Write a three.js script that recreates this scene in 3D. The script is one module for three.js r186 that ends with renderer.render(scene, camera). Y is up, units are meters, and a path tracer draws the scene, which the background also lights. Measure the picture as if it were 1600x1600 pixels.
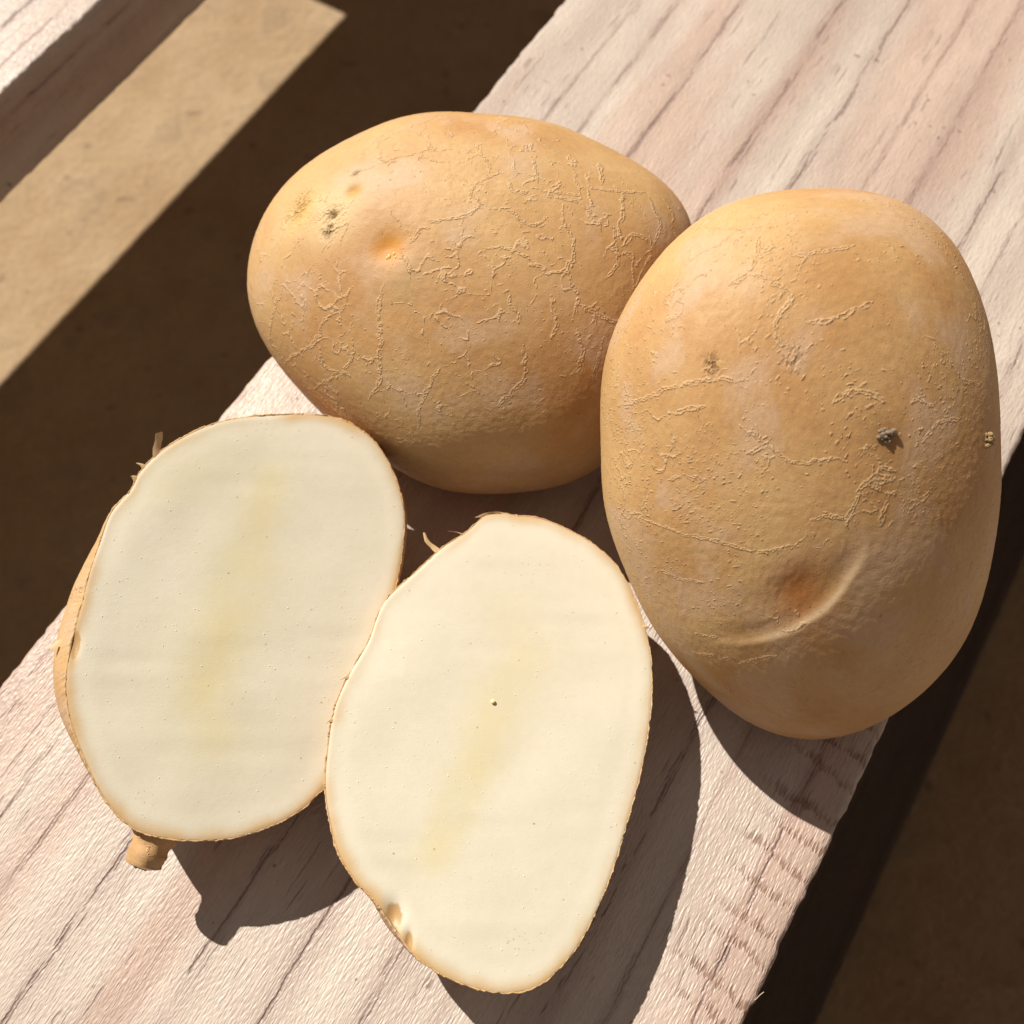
import * as THREE from 'three';
import { mergeVertices, mergeGeometries } from 'three/addons/utils/BufferGeometryUtils.js';

// ---------------------------------------------------------------- camera, sky, sun, exposure
const scene = new THREE.Scene();
const camera = new THREE.PerspectiveCamera(51.4, 1, 0.01, 200);
camera.position.set(0, 0.2, 0);
camera.rotation.set(THREE.MathUtils.degToRad(-66), 0, 0);          // a phone held over the plank, looking steeply down
camera.focus = 0.178;
camera.userData.fStop = camera.getFocalLength() / 1.7;             // phone lens, aperture about 1.7 mm
camera.updateMatrixWorld();

const SUN = new THREE.Vector3(-0.4651, 0.7314, -0.4988).normalize();
const sky = new Float32Array(128 * 64 * 4);
for (let j = 0; j < 64; j++) for (let i = 0; i < 128; i++) {
  const el = ((j + 0.5) / 64 - 0.5) * Math.PI, az = ((i + 0.5) / 128 - 0.5) * 2 * Math.PI;
  const d = new THREE.Vector3(Math.cos(el) * Math.cos(az), Math.sin(el), Math.cos(el) * Math.sin(az));
  const up = Math.max(0, d.y), glow = Math.pow(Math.max(0, d.dot(SUN)), 24) * 0.8;
  const h = Math.pow(1 - up, 3), o = (j * 128 + i) * 4;
  sky[o] = 0.82 + 0.18 * h + glow; sky[o + 1] = 0.7 + 0.17 * h + glow * 0.93; sky[o + 2] = 0.63 + 0.14 * h + glow * 0.8; sky[o + 3] = 1;
}
const skyTexture = new THREE.DataTexture(sky, 128, 64, THREE.RGBAFormat, THREE.FloatType);
skyTexture.mapping = THREE.EquirectangularReflectionMapping;
skyTexture.magFilter = THREE.LinearFilter; skyTexture.needsUpdate = true;
scene.background = skyTexture; scene.environment = skyTexture;
scene.backgroundIntensity = scene.environmentIntensity = 0.18;

const sun = new THREE.DirectionalLight(new THREE.Color().setRGB(1, 0.935, 0.835), 4.6);
sun.position.copy(SUN).multiplyScalar(2); sun.castShadow = true;
Object.assign(sun.shadow.camera, { left: -0.6, right: 0.6, top: 0.6, bottom: -0.6, near: 0.5, far: 4 });
sun.shadow.mapSize.set(4096, 4096); sun.shadow.bias = -0.0002;
scene.add(sun, sun.target);
const renderer = new THREE.WebGLRenderer({ antialias: true });
renderer.setSize(1024, 1024);
renderer.toneMapping = THREE.LinearToneMapping; renderer.toneMappingExposure = 1.42;
renderer.shadowMap.enabled = true;

// ---------------------------------------------------------------- helpers
let seed = 7;
const rnd = () => { seed = (seed * 1664525 + 1013904223) >>> 0; return seed / 4294967296; };
const rr = (a, b) => a + (b - a) * rnd();
const clamp = (x, a = 0, b = 1) => (x < a ? a : x > b ? b : x);
const step = (a, b, x) => { const t = clamp((x - a) / (b - a)); return t * t * (3 - 2 * t); };
const mix = (a, b, t) => a + (b - a) * t;
const hash = (x, y, z) => { let h = Math.imul(x, 374761393) ^ Math.imul(y, 668265263) ^ Math.imul(z, 2147483647 - 1013); h = Math.imul(h ^ (h >>> 13), 1274126177); return ((h ^ (h >>> 16)) >>> 0) / 4294967296; };
function noise(x, y, z = 0) {                                      // value noise, 0..1
  const X = Math.floor(x), Y = Math.floor(y), Z = Math.floor(z);
  let u = x - X, v = y - Y, w = z - Z;
  u = u * u * (3 - 2 * u); v = v * v * (3 - 2 * v); w = w * w * (3 - 2 * w);
  const a = mix(mix(hash(X, Y, Z), hash(X + 1, Y, Z), u), mix(hash(X, Y + 1, Z), hash(X + 1, Y + 1, Z), u), v);
  if (w === 0) return a;
  return mix(a, mix(mix(hash(X, Y, Z + 1), hash(X + 1, Y, Z + 1), u), mix(hash(X, Y + 1, Z + 1), hash(X + 1, Y + 1, Z + 1), u), v), w);
}
function fbm(x, y, z, n = 4) { let s = 0, a = 0.5, t = 0; for (let i = 0; i < n; i++) { s += a * noise(x, y, z); t += a; a *= 0.5; x = x * 2.03 + 17.1; y = y * 2.03 + 5.3; z = z === 0 ? 0 : z * 2.03 + 9.7; } return s / t; }
function colorMap(n, m, f) {                                       // f(x, y, out) fills linear rgb
  const d = new Uint8Array(n * m * 4), c = [0, 0, 0], enc = (x) => 255 * (x <= 0.0031308 ? 12.92 * x : 1.055 * Math.pow(Math.min(1, x), 1 / 2.4) - 0.055);
  for (let y = 0, o = 0; y < m; y++) for (let x = 0; x < n; x++, o += 4) { f(x, y, c); for (let k = 0; k < 3; k++) d[o + k] = enc(Math.max(0, c[k])) + 0.5; d[o + 3] = 255; }
  const t = new THREE.DataTexture(d, n, m, THREE.RGBAFormat); t.colorSpace = THREE.SRGBColorSpace; t.magFilter = THREE.LinearFilter; t.minFilter = THREE.LinearMipmapLinearFilter; t.generateMipmaps = true; t.wrapS = t.wrapT = THREE.RepeatWrapping; t.needsUpdate = true; return t;
}
function heightMap(n, m, data) { const t = new THREE.DataTexture(data, n, m, THREE.RedFormat, THREE.FloatType); t.magFilter = THREE.LinearFilter; t.wrapS = t.wrapT = THREE.RepeatWrapping; t.needsUpdate = true; return t; }
function roughMap(n, m, f) { const d = new Uint8Array(n * m * 4); for (let y = 0, o = 0; y < m; y++) for (let x = 0; x < n; x++, o += 4) { d[o] = d[o + 1] = d[o + 2] = 255 * clamp(f(x, y)); d[o + 3] = 255; } const t = new THREE.DataTexture(d, n, m, THREE.RGBAFormat); t.magFilter = THREE.LinearFilter; t.wrapS = t.wrapT = THREE.RepeatWrapping; t.needsUpdate = true; return t; }
const names = {};
const numbered = (n) => { const k = names[n] = (names[n] ?? -1) + 1; return k ? `${n}_${String(k).padStart(3, '0')}` : n; };
function thing(name, label, category, group) { const o = new THREE.Group(); o.name = numbered(name); o.userData = { label, category }; if (group) o.userData.group = group; scene.add(o); return o; }
function part(name, geometry, material, parent, label) { const o = new THREE.Mesh(geometry, material); o.name = name; o.castShadow = o.receiveShadow = true; if (label) o.userData.label = label; parent.add(o); return o; }
const V = (x, y, z) => new THREE.Vector3(x, y, z);
const MM = 0.001;
function basisOf(e3) { const n = V(...e3).normalize(), e1 = V(1, 0, 0).addScaledVector(n, -n.x).normalize(), e2 = n.clone().cross(e1); return new THREE.Matrix4().makeBasis(e1, e2, n); }

// ---------------------------------------------------------------- ground
const GROUND = -0.175;
{
  const N = 1024, size = 0.8, h = new Float32Array(N * N);
  const col = colorMap(N, N, (x, y, c) => {
    const X = x / N * size, Y = y / N * size, big = fbm(X * 22, Y * 22, 0.5, 4), mid = fbm(X * 70 + 9, Y * 70, 1.5, 4), fine = fbm(X * 600, Y * 600, 2.5, 3);
    const t = clamp(0.5 + (big - 0.5) * 1.5 + (mid - 0.5) * 1.1), s = 0.8 + 0.32 * fine - 0.16 * step(0.58, 0.75, mid) - 0.3 * step(0.83, 0.9, noise(X * 160, Y * 160, 4.5));
    c[0] = mix(0.33, 0.42, t) * s; c[1] = mix(0.22, 0.305, t) * s; c[2] = mix(0.12, 0.185, t) * s;
    h[y * N + x] = fine * 0.6 + mid;
  });
  const m = new THREE.MeshStandardMaterial({ map: col, bumpMap: heightMap(N, N, h), bumpScale: 0.0012, roughness: 0.95 });
  const g = new THREE.PlaneGeometry(80, 80); g.rotateX(-Math.PI / 2);
  const uv = g.attributes.uv; for (let i = 0; i < uv.count; i++) uv.setXY(i, uv.getX(i) * 80 / size, uv.getY(i) * 80 / size);
  const o = part('ground', g, m, scene); o.position.y = GROUND; o.userData.kind = 'structure';
}

// ---------------------------------------------------------------- slatted wood: planks run along "a", across is "p"
const TURN = THREE.MathUtils.degToRad(31.5);
const woodW = 0.42, woodH = 0.168, A0 = -0.08, P0 = -0.121;        // the part of the plank that one texture covers
const woodHeight = new Float32Array(2048 * 2048);
const LINES = [[-0.0945, 0.35, 0.5], [-0.0855, 0.8, 0.7], [-0.071, 1.1, 1.0], [-0.0485, 1.3, 1.1], [-0.0335, 1.6, 1.2], [-0.019, 0.5, 0.6], [-0.008, 0.9, 0.7], [0.0072, 1.5, 1.1], [0.0162, 0.5, 0.6], [0.0292, 1.0, 0.9]];
const SAWS = [0.0735, 0.067, 0.0612, 0.0538, 0.0482, 0.0425, 0.0372, 0.0305, 0.0258, 0.0185, 0.0135, 0.006, -0.001];
const woodColor = colorMap(2048, 2048, (x, y, c) => {
  const a = A0 + x / 2048 * woodW, p = P0 + y / 2048 * woodH, pw = p + (fbm(a * 9, 3.3, 0, 3) - 0.5) * 0.003 + (fbm(a * 60, p * 60, 0.5, 2) - 0.5) * 0.0008;
  const patch = fbm(a * 14, pw * 110, 3.5, 4), pink = fbm(a * 6 + 40, pw * 55, 5.5, 3), cloud = fbm(a * 90, p * 120, 8.5, 4), fibre = fbm(a * 420, pw * 4200, 2.5, 2), fibre2 = noise(a * 1100, pw * 6000, 4.5);
  let r = 0.555, g = 0.48, b = 0.415;
  const k = clamp(0.5 + (patch - 0.5) * 2.4); r = mix(0.44, r, k); g = mix(0.36, g, k); b = mix(0.31, b, k);
  const q = step(0.42, 0.68, pink); r = mix(r, r * 0.92, q); g = mix(g, g * 0.81, q); b = mix(b, b * 0.77, q);
  const cell = noise(a * 1900, pw * 5200, 7.5), s = 0.7 + 0.16 * cloud + 0.2 * fibre + 0.18 * cell; r *= s; g *= s; b *= s;
  let h = fibre * 0.8 + fibre2 * 0.45 + cloud * 0.15 + cell * 0.6;
  for (const [p0, w, f] of LINES) {                                // late-wood lines: a soft stain with a broken dark fissure in it
    const d = (pw - p0) * 1000;
    if (Math.abs(d) > 5) continue;
    const gate = fbm(a * 32, p0 * 900, 6.5, 3), st = Math.exp(-(d * d) / (2 * w * w)) * (0.2 + 0.45 * gate);
    r *= 1 - 0.32 * st; g *= 1 - 0.42 * st; b *= 1 - 0.42 * st;
    const jag = d + (noise(a * 800, p0 * 777, 1.5) - 0.5) * 0.4 + (noise(a * 160, p0 * 555, 2.5) - 0.5) * 0.6 + (noise(a * 2600, pw * 4000, 5.5) - 0.5) * 0.35, open = step(0.42, 0.58, fbm(a * 110 + p0 * 3000, p0 * 333, 7.5, 4));
    const fis = Math.exp(-(jag * jag) / (0.055 * f)) * open, fis2 = Math.max(Math.exp(-((jag - 0.55) ** 2) / 0.02) * step(0.5, 0.62, fbm(a * 150, p0 * 900, 3.5, 2)), Math.exp(-((jag + 0.6) ** 2) / 0.018) * step(0.55, 0.65, fbm(a * 170, p0 * 700, 8.5, 2))) * 0.8, F = Math.max(fis, fis2) * Math.min(1, f);
    r = mix(r, 0.15, F * 0.75); g = mix(g, 0.085, F * 0.75); b = mix(b, 0.075, F * 0.75);
    h -= F * 1.3;
  }
  const pj = pw + (noise(a * 600, p * 500, 2.5) - 0.5) * 0.0005, hair = 0.75 * step(0.74, 0.86, noise(a * 130 + 50, pj * 3000, 9.5)) * step(0.4, 0.62, noise(a * 45, pw * 260, 3.5));   // short hairline checks
  r *= 1 - 0.5 * hair; g *= 1 - 0.56 * hair; b *= 1 - 0.56 * hair; h -= hair * 0.8;
  const zone = step(0.019, 0.028, p + (noise(a * 200, 1.2, 0.5) - 0.5) * 0.008) * step(0.098, 0.07, a);                             // saw marks left along the right-hand edge
  if (zone > 0) {
    let m = 0;
    for (let i = 0; i < SAWS.length; i++) { const d = (a - SAWS[i] + (p - 0.028) * 0.12 + (noise(p * 260, i * 7.7, 0.5) - 0.5) * 0.0024 + (noise(p * 4300, i * 2.3, 0.5) - 0.5) * 0.0017) * 1000, w = (d > 0 ? 1.5 : 0.25) * (0.5 + noise(p * 800, i * 5.1, 4.5)); m = Math.max(m, Math.exp(-(d * d) / (w * w)) * (0.2 + 1.0 * noise(p * 350, i * 3.1, 2.5))); }
    const teeth = step(0.25, 0.7, noise(a * 500, p * 5200, 1.5)); m = step(0.1, 0.75, m * (0.25 + 1.0 * teeth)) * zone;
    { const v = m * (0.45 + 0.55 * noise(a * 300, p * 3000, 2.5)); r = mix(r, 0.2, v); g = mix(g, 0.105, v); b = mix(b, 0.065, v); } h -= m * 0.7; h += zone * noise(a * 250, p * 2000, 5.5) * 0.5;
  }
  const dot = step(0.8, 0.86, noise(a * 900, p * 900, 11.5)) * step(0.6, 0.75, noise(a * 160, p * 160, 12.5)); r *= 1 - 0.5 * dot; g *= 1 - 0.55 * dot; b *= 1 - 0.6 * dot;
  c[0] = r; c[1] = g; c[2] = b; woodHeight[y * 2048 + x] = h;
});
const wood = new THREE.MeshStandardMaterial({ map: woodColor, bumpMap: heightMap(2048, 2048, woodHeight), bumpScale: 0.00016, roughness: 0.45 });
const shadedWood = wood.clone(); shadedWood.color.setRGB(0.15, 0.11, 0.08);  // same wood darkened: shade of the gap put into its colour
function plankGeometry(a0, a1, p0, p1, y0, y1, jag, ua = 0, up = 0) {   // worn board: rounded section, edges that wander and chip
  const nu = Math.round((a1 - a0) / 0.0009), top = 60, sec = [], r = 0.0012;
  for (let i = 0; i <= top; i++) sec.push([mix(p0 + r, p1 - r, i / top), y1, 0]);
  sec.push([p1 - 0.0004, y1 - 0.0003, 1], [p1, y1 - 0.0011, 1]); for (let i = 1; i <= 8; i++) sec.push([p1, mix(y1 - 0.0011, y0 + 0.001, i / 8), 0.6]);
  sec.push([p1 - 0.001, y0, 0.6], [p0 + 0.001, y0, -0.6]);
  for (let i = 8; i >= 1; i--) sec.push([p0, mix(y1 - 0.0011, y0 + 0.001, i / 8), -0.6]); sec.push([p0, y1 - 0.0011, -1], [p0 + 0.0004, y1 - 0.0003, -1], [p0 + r, y1, 0]);
  const n = sec.length, pos = [], uv = [], idx = [];
  for (let u = 0; u <= nu; u++) {
    const a = mix(a0, a1, u / nu);
    for (let k = 0; k < n; k++) {
      let [p, y, e] = sec[k];
      if (e) { const chip = (fbm(a * 90, 4 + e, k * 0.02, 3) - 0.5) * 0.9 + (noise(a * 700, e, y * 400) - 0.5) * 1.2 - 0.6 * step(0.72, 0.77, noise(a * 170, 9 + e, 0)); p += Math.sign(e) * chip * 0.0004 * jag * Math.abs(e); if (Math.abs(e) === 1) y += (noise(a * 500, e * 3, 0.5) - 0.6) * 0.0004 * jag; }
      else if (y === y1) y += (fbm(a * 30, p * 60, 0.5, 3) - 0.5) * 0.0007 - 0.0002 * step(0.004, 0, Math.min(p - p0, p1 - p));
      pos.push(a, y, p); uv.push((a - A0) / woodW + ua, (p - P0) / woodH + (y1 - y) / woodH * (e < 0 ? -1 : 1) + up);
    }
  }
  for (let u = 0; u < nu; u++) for (let k = 0; k < n - 1; k++) { const i = u * n + k; idx.push(i, i + 1, i + n, i + 1, i + n + 1, i + n); }
  for (const u of [0, nu]) { const c = pos.length / 3; pos.push(mix(a0, a1, u / nu), (y0 + y1) / 2, (p0 + p1) / 2); uv.push(0, 0); for (let k = 0; k < n - 1; k++) u ? idx.push(c, u * n + k, u * n + k + 1) : idx.push(c, k + 1, k); }
  const g = new THREE.BufferGeometry(); g.setAttribute('position', new THREE.Float32BufferAttribute(pos, 3)); g.setAttribute('uv', new THREE.Float32BufferAttribute(uv, 2)); g.setIndex(idx); g.computeVertexNormals(); return g;
}
const stand = thing('slatted_wood_stand', 'pale weathered slatted wood under the potatoes, with a wide dark gap', 'slatted wood');
stand.rotation.y = Math.PI / 2 - TURN;                              // local x runs along the planks, local z across them
const TH = 0.0255;
const plank = part('plank', plankGeometry(-0.22, 0.42, -0.1118, 0.0368, -TH, 0, 1), wood, stand, 'pale pinkish plank under all the potatoes');
part('plank', plankGeometry(-0.22, 0.42, -0.4305, -0.215, -TH, 0, 1.5, 0.37, 0.41), wood, stand, 'second plank, across the gap in the top left corner');
part('plank', plankGeometry(-0.22, 0.42, 0.09, 0.2386, -TH, 0, 0.7, 0.6, 0.21), wood, stand);  // out of view, added to keep sky light off the gap floor
part('plank', plankGeometry(-0.22, 0.42, -0.681, -0.531, -TH, 0, 0.7, 0.8, 0.61), wood, stand);  // unseen as well, put in to deepen the dark of the left gap
part('bottom_board', plankGeometry(-0.22, 0.42, 0.01, 0.0825, GROUND + 0.0004, GROUND + 0.025, 0.6, 0.2, 0.7), shadedWood, stand, 'lower board in the shade under the plank');
for (const a of [0.363, -0.2]) part('bearer', plankGeometry(-0.69, 0.24, -0.02, 0.02, GROUND + 0.0256, -TH - 0.0003, 0.5, 0.1, 0.3), wood, stand).rotation.set(0, -Math.PI / 2, 0), stand.children.at(-1).position.set(a + 0.02, 0, 0);
{
  const sp = new THREE.MeshStandardMaterial({ color: new THREE.Color().setRGB(0.5, 0.4, 0.3), roughness: 0.8 });
  for (const [a, l, dy] of [[0.0185, 3.2, 0.2], [0.0122, 1.4, 0.2]]) {
    const p = 0.0362, c = new THREE.CatmullRomCurve3([V(a, -0.0006, p - 0.0006), V(a + l * 0.0004, -0.0004 + dy * 0.0002, p + 0.0004), V(a + l * MM * 0.8, dy * 0.0004, p + 0.0008), V(a + l * MM, dy * 0.0006, p + 0.0011)]);
    part('splinter', new THREE.TubeGeometry(c, 14, 0.00007, 5), sp, stand);
  }
}

// ---------------------------------------------------------------- potato skin: texture laid out round the pole that faces up
const T = 2048;
const uvOf = (x, y, z) => { const s = Math.hypot(x, y) || 1e-9, k = 0.5 * Math.sqrt(Math.max(0, (1 - z) / 2)) / s; return [0.5 + x * k, 0.5 + y * k]; };
const dirOf = (px, py) => { const X = (px / T - 0.5) * 2, Y = (py / T - 0.5) * 2, r2 = X * X + Y * Y, z = 1 - 2 * r2, s = Math.sqrt(Math.max(0, 1 - z * z)), r = Math.sqrt(r2) || 1e-9; return [X / r * s, Y / r * s, z]; };
const full = ([x, y, z]) => { x /= 1000; y /= 1000; return [x, y, z === undefined ? Math.sqrt(Math.max(0, 1 - x * x - y * y)) : z / 1000]; };
const PXMM = T * 0.5 / 80;                                          // texels per millimetre near the pole
function skinMaps({ cracks, warm, spots, flakes, crackH = 1, off = 0, region, paint, net, netGate = 0.46 }) {
  const h = new Float32Array(T * T), flake = new Float32Array(T * T), dark = new Float32Array(T * T);
  const put = (cx, cy, rad, hgt, light, asp = 1, ang = 0) => {      // one raised scale of russet skin, sharp at its rim
    const R = Math.ceil(rad * Math.max(asp, 1) + 2), ca = Math.cos(ang), sa = Math.sin(ang), s0 = rnd() * 99;
    for (let y = Math.max(0, Math.floor(cy) - R); y <= Math.min(T - 1, cy + R); y++) for (let x = Math.max(0, Math.floor(cx) - R); x <= Math.min(T - 1, cx + R); x++) {
      const dx = x - cx, dy = y - cy, u = (dx * ca + dy * sa) / asp, v = -dx * sa + dy * ca, d = Math.hypot(u, v) / rad + (noise(x * 0.28 + s0, y * 0.28, 0.5) - 0.5) * 1.1;
      const k = step(1, 0.6, d); if (k <= 0) continue;
      const o = y * T + x; h[o] = Math.max(h[o], hgt * k * (0.25 + 0.75 * clamp(0.5 + 0.6 * v / rad))); flake[o] = Math.max(flake[o], k * light);
      if (v < -0.3 * rad) dark[o] = Math.max(dark[o], 0.16 * k * noise(x * 0.3, y * 0.3, 5.5));  // thin side darkened: the small shadow of the scale, as colour
    }
  };
  const toPx = (d) => { const [u, v] = uvOf(...d); return [u * T, v * T]; };
  const band = new Float32Array(T * T).fill(99);                    // distance to the nearest crack line, in units of its width
  for (const line of cracks) {
    const pts = line.map((p) => toPx(full(p))), curve = new THREE.CatmullRomCurve3(pts.map(([x, y]) => V(x, y, 0))), len = curve.getLength(), n = Math.ceil(len), bold = rr(0.7, 1.2), id = rnd() * 99, P = curve.getSpacedPoints(n);
    for (let i = 0; i <= n; i++) {
      const q = P[i], e = Math.min(i, n - i) / n, w = 4.6 * bold * (0.35 + 0.65 * step(0, 0.15, e)) * (0.5 + 0.9 * noise(i * 0.05, id, 0.5)), wx = (noise(i * 0.07, id, 1.5) - 0.5) * 12 + (noise(i * 0.3, id, 2.5) - 0.5) * 5, wy = (noise(i * 0.07, id, 4.5) - 0.5) * 12 + (noise(i * 0.3, id, 5.5) - 0.5) * 5;
      if (noise(i * 0.035, id, 3.5) < 0.17) continue;
      const X = q.x + wx, Y = q.y + wy;
      for (let y = Math.max(0, Math.floor(Y - 12)); y <= Math.min(T - 1, Y + 12); y++) for (let x = Math.max(0, Math.floor(X - 12)); x <= Math.min(T - 1, X + 12); x++) { const d = Math.hypot(x - X, y - Y) / w; if (d < band[y * T + x]) band[y * T + x] = d; }
    }
  }
  if (net) {                                                         // faint net between the bold lines: borders of irregular cells, kept in patches
    const H = T / 4, w = new Float32Array(H * H).fill(99);
    for (let y = 0; y < H; y++) for (let x = 0; x < H; x++) {
      const X = (x / H - 0.5) * 2, Y = (y / H - 0.5) * 2; if (X * X + Y * Y > 0.6) continue;
      const d = dirOf(x * 4, y * 4), gate = fbm(d[0] * 3.1 + off + 20, d[1] * 3.1, d[2] * 3.1 + 2, 3); if (gate < netGate) continue;
      const S = net, wob = 0.35, px = d[0] * S + (noise(d[0] * 16, d[1] * 16, d[2] * 16 + off) - 0.5) * wob * 2 + off, py = d[1] * S + (noise(d[0] * 16 + 9, d[1] * 16, d[2] * 16 + off) - 0.5) * wob * 2 + 50, pz = d[2] * S + 50, ix = Math.floor(px), iy = Math.floor(py), iz = Math.floor(pz);
      let f1 = 9, f2 = 9; for (let i = -1; i <= 1; i++) for (let j = -1; j <= 1; j++) for (let k = -1; k <= 1; k++) { const a = ix + i, b = iy + j, c = iz + k, q = Math.hypot(a + hash(a, b, c) - px, b + hash(a + 99, b, c) - py, c + hash(a, b + 99, c) - pz); if (q < f1) { f2 = f1; f1 = q; } else if (q < f2) f2 = q; }
      w[y * H + x] = (f2 - f1) / 0.055 / step(netGate, netGate + 0.13, gate) + 0.3;
    }
    for (let y = 0; y < T - 4; y++) for (let x = 0; x < T - 4; x++) { const i = (y >> 2) * H + (x >> 2); if (w[i] > 9) continue; const u = (x & 3) / 4, v = (y & 3) / 4, q = mix(mix(w[i], w[i + 1], u), mix(w[i + H], w[i + H + 1], u), v); if (q < band[y * T + x]) band[y * T + x] = q; }
  }
  for (let y = 0, o = 0; y < T; y++) for (let x = 0; x < T; x++, o++) {
    if (band[o] > 2.2) continue;
    const f1 = fbm(x * 0.085, y * 0.085, 0.5, 3), f2 = noise(x * 0.33, y * 0.33, 3.5), f3 = noise(x * 0.13 + 40, y * 0.13, 6.5), d = band[o] + (f1 - 0.5) * 1.7 + (f2 - 0.5) * 0.6;
    const rim = Math.exp(-((d - 0.62) ** 2) / 0.1) * step(0.3, 0.55, f3 + 0.25 * f2), core = step(0.5, 0.15, d), all = step(1.15, 0.8, d) * step(0.4, 0.6, f3 + 0.3 * f2);
    h[o] = Math.max(h[o], crackH * 0.42 * (rim * (0.3 + 0.7 * f2) + all * (0.1 + 0.45 * step(0.42, 0.6, f2)))); flake[o] = Math.max(flake[o], 0.9 * Math.max(rim, all * 0.65)); dark[o] = Math.max(dark[o], core * 0.85 * step(0.6, 0.3, f2) * f1);
  }
  for (let i = 0; i < flakes; i++) {                                // loose scales, thicker in some patches than in others
    const z = rr(-0.1, 1), a = rr(0, 6.283), s = Math.sqrt(1 - z * z), d = [s * Math.cos(a), s * Math.sin(a), z], dens = fbm(d[0] * 3.2 + off, d[1] * 3.2, d[2] * 3.2 + 2, 3) + (region ? region(d) : 0);
    if (rnd() > step(0.42, 0.66, dens)) continue;
    const [x, y] = toPx(d); put(x, y, Math.pow(rnd(), 2.5) * 2.4 + 0.8, rr(0.2, 0.6), rr(0.3, 0.9), 1 + 3 * rnd() * rnd(), rr(-0.2, 1.0));
  }
  const map = colorMap(T, T, (x, y, c) => {
    const X = (x / T - 0.5) * 2, Y = (y / T - 0.5) * 2; if (X * X + Y * Y > 0.6) { c[0] = warm[0][0]; c[1] = warm[0][1]; c[2] = warm[0][2]; return; }
    const d = dirOf(x, y), o = y * T + x, n1 = fbm(d[0] * 2.1 + off, d[1] * 2.1, d[2] * 2.1 + 5, 4), n2 = fbm(d[0] * 7 + off, d[1] * 7, d[2] * 7 + 5, 4), n3 = fbm(d[0] * 60 + off, d[1] * 60, d[2] * 60 + 3, 3), n4 = noise(d[0] * 260, d[1] * 260, d[2] * 260 + 0.3);
    const t = clamp(0.5 + (n1 - 0.5) * 2.2 + (n2 - 0.5) * 0.9), s = 0.82 + 0.18 * n3 + 0.1 * n4 + 0.08 * noise(x * 0.31, y * 0.31, 7.5), bloom = step(0.5, 0.72, fbm(d[0] * 4 + 31, d[1] * 4 + off, d[2] * 4 + 1, 4));
    for (let k = 0; k < 3; k++) c[k] = mix(mix(warm[0][k], warm[1][k], t), warm[2][k], bloom * 0.65) * s;
    for (const sp of spots) { const q = (d[0] - sp.d[0]) ** 2 + (d[1] - sp.d[1]) ** 2 + (d[2] - sp.d[2]) ** 2; if (q < sp.r * sp.r * 6) { const w = Math.min(1, Math.exp(-q / (sp.r * sp.r)) * sp.a) * (sp.rough ? step(0.35, 0.65, fbm(d[0] * 90, d[1] * 90, d[2] * 90 + 0.5, 3)) : 1); for (let k = 0; k < 3; k++) c[k] = mix(c[k], sp.c[k], w); if (sp.rough) h[o] -= w * 1.1; } }
    if (paint) paint(d, c);
    const f = flake[o] * (0.35 + 0.4 * n4), dk = dark[o]; c[0] = mix(c[0], 0.6, f); c[1] = mix(c[1], 0.42, f); c[2] = mix(c[2], 0.25, f);
    c[0] *= 1 - 0.5 * dk; c[1] *= 1 - 0.56 * dk; c[2] *= 1 - 0.6 * dk;
    const pore = step(0.93, 0.96, noise(d[0] * 75 + off, d[1] * 75, d[2] * 75 + 9)); c[0] *= 1 - 0.3 * pore; c[1] *= 1 - 0.34 * pore; c[2] *= 1 - 0.36 * pore;
    h[o] += n3 * 0.1 + n4 * 0.08 - pore * 0.12;
  });
  return { map, bumpMap: heightMap(T, T, h), roughnessMap: roughMap(T, T, (x, y) => 0.56 + 0.3 * flake[y * T + x]) };
}
const TAN = [[0.44, 0.24, 0.096], [0.525, 0.335, 0.152], [0.515, 0.35, 0.225]];
const icosphere = (() => { const g = new THREE.IcosahedronGeometry(1, 110); g.deleteAttribute('uv'); g.deleteAttribute('normal'); return mergeVertices(g, 1e-5); })();
function potatoGeometry({ c, q, ct }, bumpOf) {
  const g = icosphere.clone(), pos = g.attributes.position, uv = new Float32Array(pos.count * 2);
  for (let i = 0; i < pos.count; i++) {
    const x = pos.getX(i), y = pos.getY(i), z = pos.getZ(i), l = Math.hypot(x, y, z), u = [x / l, y / l, z / l], s = Math.hypot(u[0], u[1]), t = Math.atan2(u[1], u[0]);
    let r = c[0]; for (let k = 1; k < c.length; k += 2) r += c[k] * Math.cos((k + 1) / 2 * t) + c[k + 1] * Math.sin((k + 1) / 2 * t);
    const e = 1 / Math.sqrt(q[0] * Math.cos(t) ** 2 + q[1] * Math.sin(t) * Math.cos(t) + q[2] * Math.sin(t) ** 2);
    const R = mix(e, r * MM, s * s), p = V(R * u[0], R * u[1], ct * u[2]), n = V(u[0] / (R * R) * R, u[1] / (R * R) * R, u[2] / ct).normalize();
    p.addScaledVector(n, bumpOf(u, p) * MM);
    pos.setXYZ(i, p.x, p.y, p.z); uv.set(uvOf(...u), i * 2);
  }
  g.setAttribute('uv', new THREE.BufferAttribute(uv, 2)); g.computeVertexNormals(); return g;
}
const dist = (u, v) => Math.hypot(u[0] - v[0], u[1] - v[1], u[2] - v[2]) * 38;   // roughly millimetres over the skin
const bell = (d, r) => Math.exp(-(d * d) / (r * r));

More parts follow.
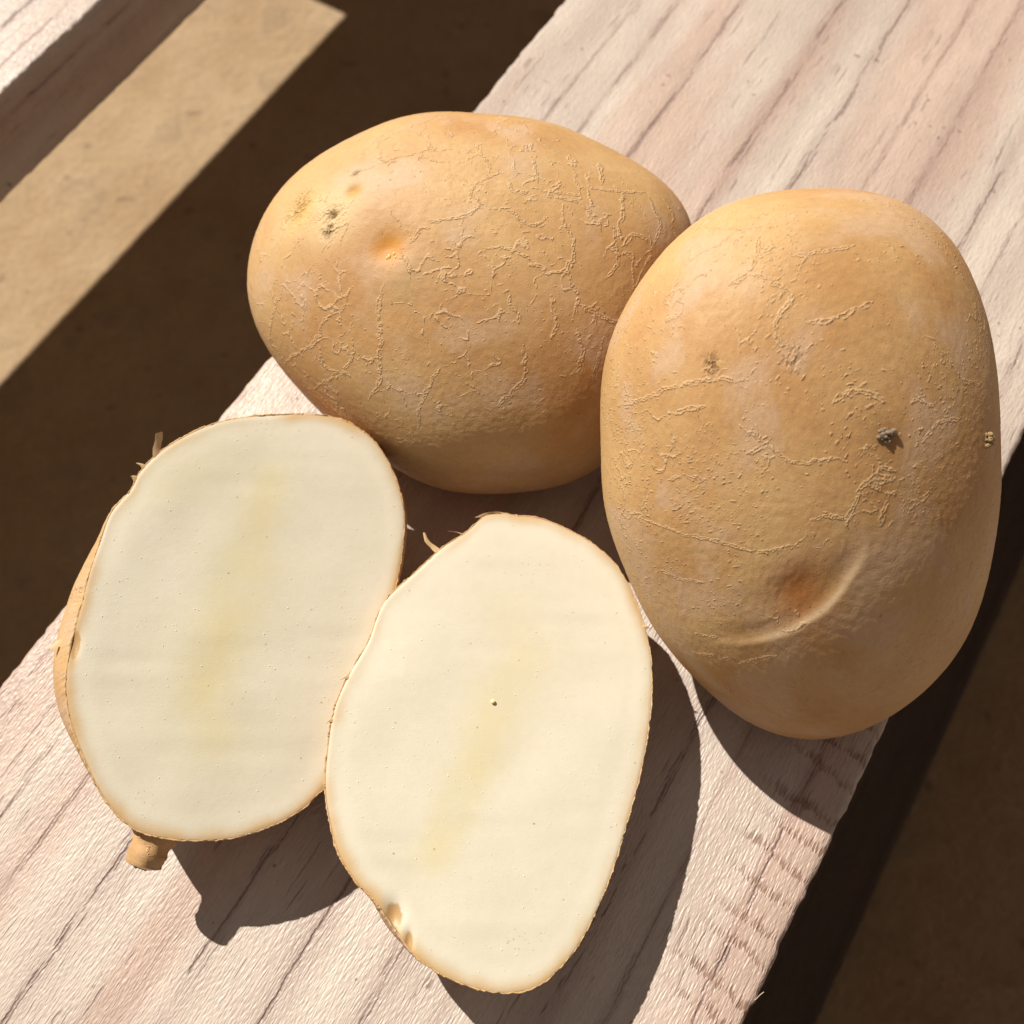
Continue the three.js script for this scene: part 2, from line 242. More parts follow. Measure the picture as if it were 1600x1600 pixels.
// ---------------------------------------------------------------- whole potato behind
const SHAPE_A = { c: [39.98, 0.36, 1.31, 2.76, -1.04, -0.95, 1.94, 0.11, 0.62, -0.42, 0.8, -0.03, 0.4, 0.0, 0.25, -0.08, 0.06, -0.17, -0.07], q: [574.9, 83.3, 726.4], ct: 0.022 };
const CRACKS_A = [[[337,446],[369,436],[417,403],[466,379],[526,357],[558,314],[596,268],[642,238]],[[404,425],[469,410],[530,394]],[[538,432],[604,423],[662,413],[731,412],[776,413]],[[336,622],[351,547],[365,468]],[[520,542],[530,425]],[[618,572],[618,458]],[[685,413],[687,342],[677,267]],[[789,382],[803,329],[823,283],[806,189]],[[650,236],[651,172],[671,113],[660,57],[628,27]],[[677,155],[700,190],[736,215],[775,198]],[[464,343],[455,246],[477,206],[486,134],[478,72],[446,43],[379,32],[319,67],[290,101],[246,131],[125,146]],[[465,36],[495,-37],[511,-105],[494,-169]],[[520,-104],[600,-142],[670,-166],[700,-158]],[[88,361],[164,342],[237,338],[290,274],[342,248],[396,285]],[[12,268],[57,328],[94,367],[54,444],[105,496],[196,547]],[[236,498],[257,428],[328,424]],[[215,-66],[222,-121],[258,-153],[260,-195]],[[290,-287],[292,-359],[299,-430],[246,-496],[198,-553],[174,-586]],[[514,-209],[539,-297],[526,-366],[484,-409]],[[-783,15],[-872,-112],[-932,-247],[-894,-322]],[[-489,-88],[-624,-163],[-694,-246],[-815,-291],[-894,-322]],[[-667,-265],[-678,-361],[-603,-403],[-524,-346],[-506,-252]],[[-603,-403],[-708,-457],[-821,-472]],[[-321,-15],[-363,-112],[-369,-250],[-394,-375],[-397,-471],[-479,-563]],[[-95,-421],[-154,-511],[-211,-632],[-217,-709]],[[-211,161],[-163,235],[-79,279],[11,301],[103,350]],[[58,708],[110,623],[144,555]],[[392,-63],[417,-171],[403,-254]],[[627,-247],[615,-331],[585,-414]]];
const eyeA = full([-302, 141, 943]), scarL = full([-715, 352, 603]), holeA = full([-553, 311, 773]), scarS = full([-563, 233, 793]), notchA = full([-484, 425, 765]), browA = full([-247, 36, 968]);
const skinA = new THREE.MeshPhysicalMaterial({ ...skinMaps({ cracks: CRACKS_A, flakes: 3000, off: 3, net: 5.6, netGate: 0.42, warm: TAN, region: (d) => 0.22 * bell(dist(d, [0.12, 0.3, 0.95]), 11) + 0.2 * bell(dist(d, full([-600, -250])), 10) + 0.2 * bell(dist(d, full([560, -200])), 9) - 0.12,
  spots: [{ d: eyeA, r: 0.066, a: 1.5, c: [0.52, 0.22, 0.03] }, { d: scarL, r: 0.13, a: 0.5, c: [0.66, 0.5, 0.24] }, { d: scarL, r: 0.08, a: 0.8, c: [0.6, 0.36, 0.09] }, { d: scarL, r: 0.085, a: 0.6, c: [0.28, 0.16, 0.055], rough: 1 }, { d: holeA, r: 0.14, a: 0.8, c: [0.66, 0.5, 0.27] }, { d: holeA, r: 0.07, a: 0.5, c: [0.42, 0.27, 0.1], rough: 1 }, { d: holeA, r: 0.02, a: 0.95, c: [0.16, 0.08, 0.025] }, { d: scarS, r: 0.034, a: 0.9, c: [0.14, 0.085, 0.04], rough: 1 }, { d: notchA, r: 0.046, a: 0.85, c: [0.48, 0.26, 0.05] }, { d: full([-480, 520]), r: 0.022, a: 0.8, c: [0.16, 0.1, 0.05], rough: 1 }, { d: browA, r: 0.12, a: 0.3, c: [0.48, 0.36, 0.22] }] }), bumpScale: 0.0003, roughness: 1, specularIntensity: 0.6 });
const lump = (u, o) => (fbm(u[0] * 1.7 + o, u[1] * 1.7, u[2] * 1.7 + 4, 2) - 0.5) * 1.6 + (fbm(u[0] * 5 + o, u[1] * 5, u[2] * 5 + 4, 3) - 0.5) * 0.5;
const potatoA = thing('potato', 'whole tan potato at the back, with a round orange eye and net-like skin cracks', 'potato');
potatoA.matrix.copy(basisOf([-0.0628, 0.9152, 0.3982])).setPosition(-0.00822, 0.02465, -0.12304).decompose(potatoA.position, potatoA.quaternion, potatoA.scale);
part('skin', potatoGeometry(SHAPE_A, (u) => {
  let b = lump(u, 3) * 0.3 + (fbm(u[0] * 55, u[1] * 55, u[2] * 55 + 7, 2) - 0.5) * 0.1;
  if (u[2] > 0.1) {
    b -= 0.5 * bell(dist(u, eyeA), 2.2) + 0.3 * bell(dist(u, eyeA), 4.2); b += 0.5 * bell(dist(u, browA) * 0.8, 3);
    b -= 0.7 * bell(dist(u, scarL), 2.6) + 0.7 * bell(dist(u, holeA), 0.8) + 0.4 * bell(dist(u, scarS), 1.1) + 0.5 * bell(dist(u, notchA), 1.3);
    b += 0.35 * bell(dist(u, full([-640, 350])), 2.2);
  }
  return b;
}), skinA, potatoA);

// ---------------------------------------------------------------- large whole potato on the right
const SHAPE_B = { c: [40.84, 0.65, -0.46, -6.63, -2.02, -1.4, 0.62, 0.02, 0.12, 0.29, -0.38, 0.08, 0.07, 0.09, 0.17, -0.03, 0.05, 0.02, -0.2], q: [830.9, 123.4, 427.1], ct: 0.026 };
const CRACKS_B = [[[-487,871],[-384,846],[-258,838]],[[-327,811],[-351,751],[-387,707],[-459,681]],[[-388,704],[-304,653],[-270,608],[-322,560],[-332,506],[-298,436]],[[-235,734],[-152,738],[-30,761]],[[-229,524],[-155,523],[-92,539],[-1,583]],[[-917,305],[-861,334],[-743,384],[-626,404],[-464,394]],[[-758,294],[-648,325]],[[-547,263],[-465,194],[-365,123],[-302,110],[-190,123],[-136,111]],[[-440,194],[-525,146]],[[-828,16],[-772,38],[-693,31]],[[-165,283],[-97,298],[-45,290],[18,269]],[[119,300],[233,312]],[[-912,-185],[-828,-209],[-747,-230],[-628,-244],[-509,-275],[-405,-265],[-333,-227]],[[-289,-124],[-205,-109],[-135,-117],[-112,-78],[-84,5],[-22,33],[50,51]],[[-73,20],[-9,21]],[[16,-117],[29,-64],[46,-34],[93,-7]],[[139,-94],[211,-54],[263,-11]],[[-558,-762],[-497,-740],[-378,-715],[-262,-641]],[[-401,-865],[-339,-846]],[[-197,-743],[-149,-738]],[[-591,-674],[-510,-654]],[[295,458],[379,411],[527,401]],[[184,183],[281,256],[402,272]],[[-812,-420],[-739,-444],[-645,-435]]];
const ARC = [[-570,-691,444],[-479,-666,572],[-365,-619,696],[-265,-558,787],[-182,-483,857],[-113,-402,909],[-60,-300,952],[-23,-207,978],[2,-130,991]].map(full);
const arcCurve = new THREE.CatmullRomCurve3(ARC.map((p) => V(...p))), arcPts = arcCurve.getPoints(120);
const eyeB = full([-250, -393, 885]), eyeAxis = [0.62, 0.5], scab = full([-584, 447, 677]);
function onArc(u) {                                                 // nearest point of the crease: how far along, how far off, > 0 on the eye's side
  let best = 99, at = 0; for (let i = 0; i < arcPts.length; i++) { const q = arcPts[i], d = (u[0] - q.x) ** 2 + (u[1] - q.y) ** 2 + (u[2] - q.z) ** 2; if (d < best) { best = d; at = i; } }
  const q = arcPts[at], tn = arcPts[Math.min(arcPts.length - 1, at + 1)].clone().sub(arcPts[Math.max(0, at - 1)]);
  return [at / (arcPts.length - 1), Math.sqrt(best) * 40 * Math.sign((u[0] - q.x) * -tn.y + (u[1] - q.y) * tn.x)];
}
const skinB = new THREE.MeshPhysicalMaterial({ ...skinMaps({ cracks: CRACKS_B, flakes: 13000, off: 11, net: 4.6, netGate: 0.5, paint: (d, c) => { if (d[2] < 0.2 || d[0] > 0.2 || d[1] > 0) return; const [m, q] = onArc(d); if (Math.abs(q) > 3) return; const w = bell(q - 0.25, 0.6) * step(0.08, 0.5, m) * step(1, 0.62, m) * 0.6; c[0] = mix(c[0], 0.7, w); c[1] = mix(c[1], 0.55, w); c[2] = mix(c[2], 0.36, w); }, crackH: 0.9, warm: TAN, region: (d) => 0.24 * step(0.1, 0.7, d[0] - d[1] * 0.4) - 0.3 * step(0.35, 0.8, -d[1]) * step(0.1, -0.4, d[0] - 0.2) + 0.14 * step(-0.3, -0.8, d[0]) - 0.04,  // paint lays the sunlit crest of the crease on as a pale stripe
  spots: [{ d: eyeB, r: 0.125, a: 0.9, c: [0.4, 0.15, 0.03] }, { d: scab, r: 0.036, a: 0.9, c: [0.14, 0.085, 0.04], rough: 1 }, { d: full([-290, 430]), r: 0.04, a: 0.5, c: [0.2, 0.12, 0.07], rough: 1 }, { d: full([15, 166]), r: 0.06, a: 0.55, c: [0.22, 0.11, 0.04] }] }), bumpScale: 0.0003, roughness: 1, specularIntensity: 0.6 });
const potatoB = thing('potato', 'largest whole potato, on the right, with a curved crease and two soil crumbs', 'potato');
potatoB.matrix.copy(basisOf([0.1887, 0.801, 0.5681])).setPosition(0.04962, 0.03585, -0.08214).decompose(potatoB.position, potatoB.quaternion, potatoB.scale);
const geoB = potatoGeometry(SHAPE_B, (u) => {
  let b = lump(u, 11) * 0.25 + (fbm(u[0] * 55, u[1] * 55, u[2] * 55 + 3, 2) - 0.5) * 0.12;
  if (u[2] > 0.2) {
    const dx = (u[0] - eyeB[0]) * 38, dy = (u[1] - eyeB[1]) * 44, al = (dx * eyeAxis[0] + dy * eyeAxis[1]) / 0.8, ac = (-dx * eyeAxis[1] + dy * eyeAxis[0]) / 0.8;
    b -= 0.6 * Math.exp(-((al / 6.5) ** 2) - (ac / 3.4) ** 2);
    const [m, d] = onArc(u), amp = step(0, 0.3, m) * step(1, 0.75, m);
    b += amp * (d > 0 ? 0.09 * bell(d, 0.5) : 0.09 * bell(d, 1.2)) - amp * (d > 0 ? 0.2 * bell(d - 1.6, 1.5) : 0);
  }
  return b;
});
part('skin', geoB, skinB, potatoB);
function clump(n, size, spread, s0) {                               // a crumb of soil: many small broken grains
  seed = s0; const gs = [];
  for (let i = 0; i < n; i++) { const g = new THREE.IcosahedronGeometry(1, 1), p = g.attributes.position, k = size * (0.4 + rnd() * rnd() * 1.2), o = rnd() * 50; for (let j = 0; j < p.count; j++) { const f = 0.65 + 0.7 * noise(p.getX(j) * 1.6 + o, p.getY(j) * 1.6, p.getZ(j) * 1.6 + 3); p.setXYZ(j, p.getX(j) * k * f, p.getY(j) * k * f * 0.8, p.getZ(j) * k * f * 0.8); } { const a = rr(0, 6.28), q = Math.sqrt(rnd()) * spread; g.translate(q * Math.cos(a), q * 0.85 * Math.sin(a), rr(-0.3, 0.5) * (spread - 0.6 * q)); }; g.computeVertexNormals(); gs.push(g); }
  return mergeGeometries(gs);
}
const onB = ([x, y, z]) => { let best = 0, k = -9; const p = icosphere.attributes.position; for (let i = 0; i < p.count; i++) { const d = p.getX(i) * x + p.getY(i) * y + p.getZ(i) * z; if (d > k) { k = d; best = i; } } return V().fromBufferAttribute(geoB.attributes.position, best); };
part('soil_crumb', clump(60, 0.00042, 0.0013, 5), new THREE.MeshStandardMaterial({ color: new THREE.Color().setRGB(0.23, 0.17, 0.115), roughness: 1 }), potatoB, 'grey-brown crumb of soil').position.copy(onB(full([15, 166])));
part('soil_crumb', clump(55, 0.0004, 0.0013, 9), new THREE.MeshStandardMaterial({ color: new THREE.Color().setRGB(0.3, 0.2, 0.095), roughness: 1 }), potatoB, 'yellowish crumb of soil near the right-hand side').position.copy(onB(full([621, 173, 765])));
{
  const bud = new THREE.MeshPhysicalMaterial({ color: new THREE.Color().setRGB(0.72, 0.48, 0.17), roughness: 0.3 }), p = icosphere.attributes.position, gA = potatoA.children[0].geometry.attributes.position;
  const onA = ([x, y, z]) => { let best = 0, k = -9; for (let i = 0; i < p.count; i++) { const d = p.getX(i) * x + p.getY(i) * y + p.getZ(i) * z; if (d > k) { k = d; best = i; } } return V().fromBufferAttribute(gA, best); };
  for (const [q, s] of [[[9, -35], 0.00036], [[23, -19], 0.00026], [[-9, -39], 0.00026], [[31, -43], 0.0002]].map(([[i, j], s]) => [[eyeA[0] * 1000 + i, eyeA[1] * 1000 + j], s])) { const g = new THREE.IcosahedronGeometry(1, 3); g.scale(s, s * 1.5, s * 0.8); part('eye_bud', g, bud, potatoA).position.copy(onA(full(q))); }
}

// ---------------------------------------------------------------- the potato cut in two
const skinHalf = new THREE.MeshPhysicalMaterial({ map: skinA.map, bumpMap: skinA.bumpMap, bumpScale: 0.00035, roughness: 0.7 });
const flapMat = new THREE.MeshPhysicalMaterial({ color: new THREE.Color().setRGB(0.62, 0.42, 0.22), roughness: 0.8, side: THREE.DoubleSide });
const glintMat = new THREE.MeshPhysicalMaterial({ color: new THREE.Color().setRGB(0.85, 0.8, 0.66), roughness: 0.12 });
function half(name, label, C, n, outline, depth, bulge, pith, grime, cuts, ph) {
  const o = thing(name, label, 'potato half'); o.matrix.copy(basisOf(n)).setPosition(...C).decompose(o.position, o.quaternion, o.scale);
  const curve = new THREE.CatmullRomCurve3(outline.map(([x, y]) => V(x, y, 0)), true, 'centripetal'), NT = 900, rim = new Float32Array(NT);
  { const pts = curve.getPoints(6000), acc = new Float32Array(NT).fill(0); for (const p of pts) { const i = Math.floor((Math.atan2(p.y, p.x) / (2 * Math.PI) + 1) * NT) % NT; acc[i] = Math.max(acc[i], Math.hypot(p.x, p.y)); } for (let i = 0; i < NT; i++) { let k = i; while (!acc[k % NT]) k++; let j = i; while (!acc[(j + NT) % NT]) j--; rim[i] = k === j ? acc[i] : mix(acc[(j + NT) % NT], acc[k % NT], (i - j) / (k - j)); } }
  const rimAt = (t) => { const f = ((t / (2 * Math.PI) + 2) % 1) * NT, i = Math.floor(f); return mix(rim[i % NT], rim[(i + 1) % NT], f - i); };
  const ragged = (t) => (noise(Math.cos(t) * 30 + ph, Math.sin(t) * 30, 0.5) - 0.5) * 0.35 + (noise(Math.cos(t) * 110 + ph, Math.sin(t) * 110, 1.5) - 0.5) * 0.3;
  const face = (x, y, s) => ((fbm(x * 0.06 + ph, y * 0.06, 0.5, 2) - 0.5) * 0.9 + (noise(x * 0.05, y * 0.4 + ph, 0.5) - 0.5) * 0.12) * step(1, 0.7, s) - 0.1 * step(0.985, 1, s) - cuts.reduce((m, q) => m + q[4] * Math.exp(-(((x - q[0]) / q[2]) ** 2) - ((y - q[1]) / q[3]) ** 2), 0);
  const NR = 70, pos = [], uv = [], idx = [], ring = (k) => Math.pow(k / NR, 0.75);
  for (let k = 0; k <= NR; k++) for (let i = 0; i < NT; i++) { const t = i / NT * 2 * Math.PI, s = ring(k), r = (rimAt(t) - 0.28) * s, x = r * Math.cos(t), y = r * Math.sin(t); pos.push(x * MM, y * MM, face(x, y, s) * MM); uv.push(x / 100 + 0.5, y / 100 + 0.5); }
  for (let k = 0; k < NR; k++) for (let i = 0; i < NT; i++) { const a = k * NT + i, b = k * NT + (i + 1) % NT; idx.push(a, a + NT, b, b, a + NT, b + NT); }
  const gf = new THREE.BufferGeometry(); gf.setAttribute('position', new THREE.Float32BufferAttribute(pos, 3)); gf.setAttribute('uv', new THREE.Float32BufferAttribute(uv, 2)); gf.setIndex(idx); gf.computeVertexNormals();
  const N = 1024, hh = new Float32Array(N * N), wet = new Float32Array(N * N);
  seed = 77 + ph * 13;
  const specks = Array.from({ length: 70 }, () => { const t = rr(0, 6.283), s = Math.sqrt(rnd()) * 0.97, r = rimAt(t) * s; return [r * Math.cos(t), r * Math.sin(t), Math.pow(rnd(), 3) * 0.16 + 0.05, rr(0.3, 0.9)]; }).concat(grime.flatMap(([x, y, k]) => Array.from({ length: k }, () => [x + rr(-3, 3), y + rr(-1.8, 1.8), rr(0.05, 0.13), rr(0.3, 0.8)])));
  const beads = Array.from({ length: 160 }, () => { const t = rr(0, 6.283), r = rimAt(t) * Math.sqrt(rnd()) * 0.96; return [r * Math.cos(t), r * Math.sin(t), rr(0.06, 0.12)]; });
  const map = colorMap(N, N, (px, py, c) => {
    const x = (px / N - 0.5) * 100, y = (py / N - 0.5) * 100, t = Math.atan2(y, x), R = rimAt(t), e = R - Math.hypot(x, y), n = fbm(x * 0.12 + ph, y * 0.12, 0.5, 3), n2 = fbm(x * 0.9 + ph, y * 0.9, 2.5, 3), n3 = noise(x * 6, y * 6, 4.5);
    let r = 0.585, g = 0.54, b = 0.43;
    let m = 0; for (const [x0, y0, x1, y1, w, k] of pith) { const dx = x1 - x0, dy = y1 - y0, q = clamp(((x - x0) * dx + (y - y0) * dy) / (dx * dx + dy * dy)), d = Math.hypot(x - x0 - q * dx, y - y0 - q * dy) + (n2 - 0.5) * 2.6 + (n - 0.5) * 7; m = Math.max(m, k * Math.exp(-(d * d) / (w * w * 1.5))); }
    m *= clamp(0.05 + 1.25 * n) * (0.7 + 0.5 * n2); r = mix(r, 0.545, m); g = mix(g, 0.47, m); b = mix(b, 0.235, m);
    const cloud = (n - 0.5) * 0.12 + (n2 - 0.5) * 0.05 + (n3 - 0.5) * 0.015; r *= 1 + cloud; g *= 1 + cloud; b *= 1 + cloud * 1.5;
    const en = e + (fbm(Math.cos(t) * 9 + ph, Math.sin(t) * 9, 1.5, 3) - 0.5) * 1.6, amb = step(2.8, -0.2, en) * (0.25 + 0.75 * step(0.35, 0.68, fbm(Math.cos(t) * 2.4 + ph, Math.sin(t) * 2.4, 5.5, 3)));
    r = mix(r, 0.5, amb); g = mix(g, 0.31, amb * 0.95); b = mix(b, 0.12, amb * 0.95);
    const pale = bell(en - 3.4, 1.2) * 0.25; r = mix(r, 0.68, pale); g = mix(g, 0.62, pale); b = mix(b, 0.5, pale);
    let eye = 0; for (const q of cuts) eye = Math.max(eye, step(0.35, 0.6, Math.exp(-(((x - q[0]) / q[2]) ** 2) - ((y - q[1]) / q[3]) ** 2) + (n2 - 0.5) * 0.35)); r = mix(r, 0.43, eye * 0.9); g = mix(g, 0.25, eye * 0.9); b = mix(b, 0.095, eye * 0.9);
    const lip = step(0.45, 0.15, e); r = mix(r, 0.42, lip * 0.6); g = mix(g, 0.25, lip * 0.6); b = mix(b, 0.11, lip * 0.6);
    let w = 0; for (const [bx, by, br] of beads) { const d = Math.hypot(x - bx, y - by); if (d < br) w = Math.max(w, 1 - (d / br) ** 2); }
    for (const [sx, sy, sr, k] of specks) { const dx = x - sx, dy = y - sy; if (Math.abs(dx) < 0.4 && Math.abs(dy) < 0.4) { const d = Math.hypot(dx, dy * (0.7 + k)); if (d < sr * 1.4) { const f = step(sr * 1.3, sr * 0.6, d) * k; r = mix(r, 0.16, f); g = mix(g, 0.13, f); b = mix(b, 0.06, f); } } }
    c[0] = r; c[1] = g; c[2] = b; wet[py * N + px] = w; hh[py * N + px] = n3 * 0.04 + n2 * 0.12 + w * 0.3 + 0.04 * noise(x * 1.3, y * 7, 6.5);
  });
  part('flesh', gf, new THREE.MeshPhysicalMaterial({ map, bumpMap: heightMap(N, N, hh), bumpScale: 0.00016, roughnessMap: roughMap(N, N, (x, y) => 0.42 - 0.25 * step(0, 0.3, wet[y * N + x])), roughness: 1, sheen: 0.15, sheenColor: new THREE.Color(1, 0.95, 0.8) }), o, 'cream-white cut face');
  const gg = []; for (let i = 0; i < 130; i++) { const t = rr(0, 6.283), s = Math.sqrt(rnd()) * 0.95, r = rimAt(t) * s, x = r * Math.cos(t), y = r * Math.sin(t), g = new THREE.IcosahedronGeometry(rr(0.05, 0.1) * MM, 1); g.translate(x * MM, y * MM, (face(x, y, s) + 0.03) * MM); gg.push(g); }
  part('glint_dot', mergeGeometries(gg), glintMat, o).userData.kind = 'stuff';  // tiny pale dots added on the flesh as wet sun glints
  // skin: a thin lip round the cut, then the rounded underside
  const NP = 44, sp = [], su = [], si = [], rows = [[-0.34, -0.2], [-0.16, -0.08], [0, -0.14]];
  for (let k = 0; k < rows.length + NP; k++) for (let i = 0; i < NT; i++) {
    const t = i / NT * 2 * Math.PI, R = rimAt(t), j = ragged(t); let r, z;
    if (k < rows.length) { r = R + rows[k][0] + (k ? j : 0); z = rows[k][1] + (k ? (noise(Math.cos(t) * 60, Math.sin(t) * 60, ph) - 0.5) * 0.25 : 0); }
    else { const f = (k - rows.length + 0.35) / (NP - 0.65) * Math.PI / 2, fade = Math.exp(-f * 8); r = R * Math.cos(f) + bulge(t) * Math.sin(2 * f) + j * fade; z = -0.14 - (depth - 0.14) * Math.sin(f); r = Math.max(0, r); r += (fbm(Math.cos(t) * 4 * Math.cos(f) + ph, Math.sin(t) * 4 * Math.cos(f), Math.sin(f) * 4 + 2, 3) - 0.5) * 0.9 * Math.sin(2 * f); }
    sp.push(r * Math.cos(t) * MM, r * Math.sin(t) * MM, z * MM);
    const f = k < rows.length ? 0.01 * k : (k - rows.length + 1) / NP * Math.PI / 2, m = 0.45 * Math.cos(f / 2 + Math.PI / 5); su.push(0.5 + m * Math.cos(t + ph), 0.5 + m * Math.sin(t + ph));
  }
  for (let k = 0; k < rows.length + NP - 1; k++) for (let i = 0; i < NT; i++) { const a = k * NT + i, b = k * NT + (i + 1) % NT; si.push(a, a + NT, b, b, a + NT, b + NT); }
  const gs = new THREE.BufferGeometry(); gs.setAttribute('position', new THREE.Float32BufferAttribute(sp, 3)); gs.setAttribute('uv', new THREE.Float32BufferAttribute(su, 2)); gs.setIndex(si); gs.computeVertexNormals();
  part('skin', gs, skinHalf, o);
  return { o, rimAt };
}
function flap(parent, pts, w0, w1, dir) {                           // a loose strip of skin, thin and curled
  const c = new THREE.CatmullRomCurve3(pts.map((p) => V(...p).multiplyScalar(MM))), n = 14, pos = [], idx = [], d = V(...dir).normalize();
  for (let i = 0; i <= n; i++) { const p = c.getPoint(i / n), w = mix(w0, w1, i / n) * MM * (0.85 + 0.3 * noise(i * 0.9, pts[0][0], 0.5)); for (const s of [-1, -0.3, 0.4, 1]) { const q = p.clone().addScaledVector(d, s * w / 2); pos.push(q.x, q.y, q.z + (1 - s * s) * 0.00012); } }
  for (let i = 0; i < n; i++) for (let k = 0; k < 3; k++) { const a = i * 4 + k; idx.push(a, a + 1, a + 4, a + 1, a + 5, a + 4); }
  const g = new THREE.BufferGeometry(); g.setAttribute('position', new THREE.Float32BufferAttribute(pos, 3)); g.setIndex(idx); g.computeVertexNormals(); part('skin_flap', g, flapMat, parent);
}
const arcBump = (t, t0, w) => { let d = Math.abs(t - t0) % (2 * Math.PI); if (d > Math.PI) d = 2 * Math.PI - d; return Math.exp(-(d * d) / (w * w)); };
const OUT_L = [[9.4,41.1],[16.5,40.7],[21.3,38.2],[25.1,34.0],[27.9,27.9],[29.1,23.0],[29.1,16.9],[28.4,10.9],[26.7,3.2],[24.1,-7.8],[21.4,-17.8],[18.2,-24.8],[16.2,-27.5],[13.1,-30.4],[9.0,-32.7],[2.9,-34.7],[-2.2,-35.2],[-8.2,-34.9],[-13.0,-33.6],[-16.7,-30.8],[-19.9,-26.8],[-21.9,-23.3],[-23.9,-19.4],[-25.6,-15.3],[-26.7,-10.8],[-26.9,-6.8],[-26.7,-3.0],[-26.2,0.8],[-25.6,4.7],[-25.2,8.1],[-24.7,10.9],[-23.8,14.8],[-22.5,20.1],[-19.3,25.1],[-18.5,27.5],[-16.0,31.1],[-13.0,33.9],[-8.7,36.8],[-4.9,38.6],[-1.0,39.7],[4.2,40.6]];
const OUT_R = [[-0.9,44.1],[2.6,44.6],[3.8,44.3],[8.6,43.9],[13.3,42.2],[19.2,38.8],[23.3,34.6],[26.0,29.1],[27.8,23.2],[28.7,17.3],[28.4,9.3],[27.0,1.5],[25.0,-6.0],[22.5,-13.3],[20.2,-19.4],[17.9,-24.3],[15.1,-29.2],[12.0,-32.9],[7.9,-36.0],[3.8,-36.9],[-0.2,-36.6],[-6.3,-34.7],[-9.1,-33.1],[-11.4,-31.6],[-15.4,-27.0],[-18.8,-22.9],[-20.9,-21.1],[-24.2,-16.7],[-26.1,-11.7],[-27.4,-5.6],[-27.4,0.7],[-26.8,7.1],[-24.9,12.7],[-21.5,19.6],[-20.3,23.7],[-19.0,26.9],[-13.5,32.8],[-9.1,37.3],[-4.4,40.8]];
const L = half('potato_half', 'left cut half of a potato, cream face up, with a stubby stalk below', [-0.04856, 0.022, -0.05664], [0.194, 0.9701, 0.1455], OUT_L, 21.4, (t) => 8 * arcBump(t, 3.15, 0.8) + 0.6 + 4 * arcBump(t, 0.75, 0.5), [[4.5, 27, 1.5, 12, 3.4, 0.8], [1.5, 12, -4.5, -11, 4.5, 0.9], [-4.5, -11, -2, -18, 5, 0.6], [-14, 26, -4, 31, 5, 0.4]], [[2, 37, 14], [-14, -28, 8]], [[2.2, 41.4, 3.4, 1.1, 0.5], [-25.9, -3.2, 0.9, 2.6, 0.4]], 1.3);
const Rh = half('potato_half', 'right cut half of a potato, brighter cream face overlapping the left half', [-0.0038, 0.0185, -0.0357], [0.0896, 0.9955, 0.0299], OUT_R, 18.4, (t) => 0.5 + 2.6 * arcBump(t, -2.1, 0.16), [[6, 17, 1.5, 9, 3.2, 0.7], [1.5, 9, -2.5, -2.5, 2.8, 0.9], [-2.5, -2.5, -9, -16, 3, 0.75], [6, 17, 4, 24, 4, 0.35], [1, 9, 0, 4, 5, 0.5]], [[6, -29, 16], [8, 33, 8]], [[-15.2, -25.6, 1.5, 2.4, 0.9], [-12.6, -29.4, 0.7, 1.8, 0.5]], 4.7);
// each strip starts on the rim at angle t; its path is given outwards (o), along the rim (a) and up (u), in millimetres
function rimFlap(h, t, path, w0, w1) {
  const c = Math.cos(t), n = Math.sin(t), r = h.rimAt(t) - 0.35;
  flap(h.o, path.map(([o, a, u]) => [(r + o) * c - a * n, (r + o) * n + a * c, u]), w0, w1, [-n, c, 0.25]);
}
const RAD = Math.PI / 180;
rimFlap(L, 116.5 * RAD, [[-0.2, 0, -0.25], [1.2, -0.5, 0.2], [2.4, -1.4, 0.7], [3.4, -1.9, 1.3]], 1.7, 1.3);
rimFlap(L, 121 * RAD, [[-0.2, 0, -0.25], [0.6, 0.3, 0], [1.3, 1, 0.2]], 1.2, 0.3);
rimFlap(L, 125 * RAD, [[-0.2, 0, -0.25], [0.5, 0.1, 0], [0.9, 0.5, 0.2]], 1.5, 0.4);
rimFlap(L, 185 * RAD, [[1.6, 0, -3.4], [2.9, 0.1, -3.2], [4.3, 0.9, -3.5]], 1.9, 0.8);
rimFlap(Rh, 104.5 * RAD, [[-0.2, 0, -0.25], [1, 0.9, 0], [2.1, 1.8, 0.5], [3.7, 2, 0.9]], 1.7, 0.4);
rimFlap(Rh, 97 * RAD, [[-0.1, 0, -0.2], [0.4, 1.4, 0.1], [0.7, 3, 0.3]], 0.8, 0.3);
rimFlap(Rh, 91.5 * RAD, [[-0.2, 1.2, -0.25], [0.6, -0.6, 0], [0.9, -2.6, 0.2]], 1.6, 1.1);
rimFlap(Rh, 152 * RAD, [[-0.2, 0, -0.2], [0.5, 0.3, 0.1], [0.8, 1, 0.2]], 1.1, 0.4);
rimFlap(Rh, 168 * RAD, [[-0.2, 0, -0.2], [0.5, 0.3, 0.1], [0.7, 1, 0.2]], 1.2, 0.4);
rimFlap(Rh, 40 * RAD, [[-0.2, 0, -0.2], [0.5, -0.3, 0.1], [0.7, -1, 0.2]], 1, 0.3);
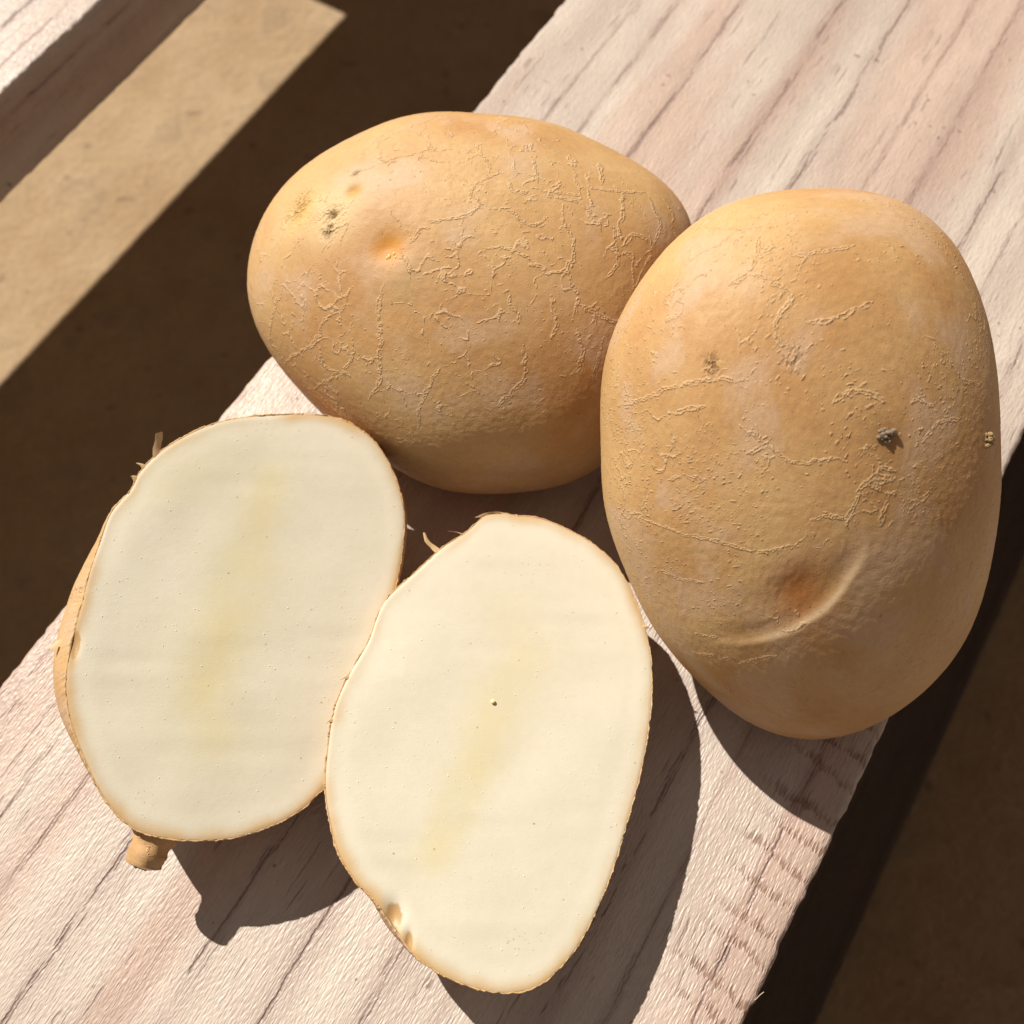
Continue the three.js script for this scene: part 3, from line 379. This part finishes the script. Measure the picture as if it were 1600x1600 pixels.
{
  // stub of the stalk the potato grew on
  const c = new THREE.CatmullRomCurve3([V(-9.4, -30, -5.2), V(-10.4, -33.4, -4.8), V(-11.4, -36.4, -4.6), V(-12.1, -39, -5)].map((v) => v.multiplyScalar(MM))), n = 26, m = 28, pos = [], uv = [], idx = [], fr = c.computeFrenetFrames(n);
  for (let i = 0; i <= n + 3; i++) { const t = Math.min(i, n), p = c.getPoint(t / n), r0 = i > n ? [0, 2.75, 1.8, 0.05][i - n] : mix(4.6, 3.0, step(0, 0.8, t / n)) * (t > n - 2 ? 0.95 : 1); for (let k = 0; k < m; k++) { const a = k / m * 6.28318, r = r0 * MM * (0.9 + 0.22 * noise(Math.cos(a) * 2 + 5, Math.sin(a) * 2, i * 0.25)); const q = p.clone().addScaledVector(fr.normals[t], r * Math.cos(a)).addScaledVector(fr.binormals[t], r * Math.sin(a)); if (i > n) q.addScaledVector(fr.tangents[n], -(i - n) * 0.00012 + 0.0003 * noise(k, i, 0.5)); pos.push(q.x, q.y, q.z); uv.push(0.4 + k / m * 0.1, 0.4 + i / n * 0.1); } }
  for (let i = 0; i < n + 3; i++) for (let k = 0; k < m; k++) { const a = i * m + k, b = i * m + (k + 1) % m; idx.push(a, b, a + m, b, b + m, a + m); }
  const g = new THREE.BufferGeometry(); g.setAttribute('position', new THREE.Float32BufferAttribute(pos, 3)); g.setAttribute('uv', new THREE.Float32BufferAttribute(uv, 2)); g.setIndex(idx); g.computeVertexNormals();
  part('stalk_stub', g, skinHalf, L.o);
  part('stalk_scar', clump(46, 0.00045, 0.0021, 21).rotateX(1.35).rotateZ(-0.3), new THREE.MeshStandardMaterial({ color: new THREE.Color().setRGB(0.34, 0.22, 0.11), roughness: 1 }), L.o, 'rough brown broken end of the stalk').position.copy(c.getPoint(1));
  const cr = new THREE.IcosahedronGeometry(0.0004, 3); cr.scale(1, 0.9, 0.6); part('crumb', cr, new THREE.MeshPhysicalMaterial({ color: new THREE.Color().setRGB(0.78, 0.7, 0.42), roughness: 0.4 }), Rh.o).position.set(0.0005, 0.0091, 0.0003);
}
renderer.render(scene, camera);
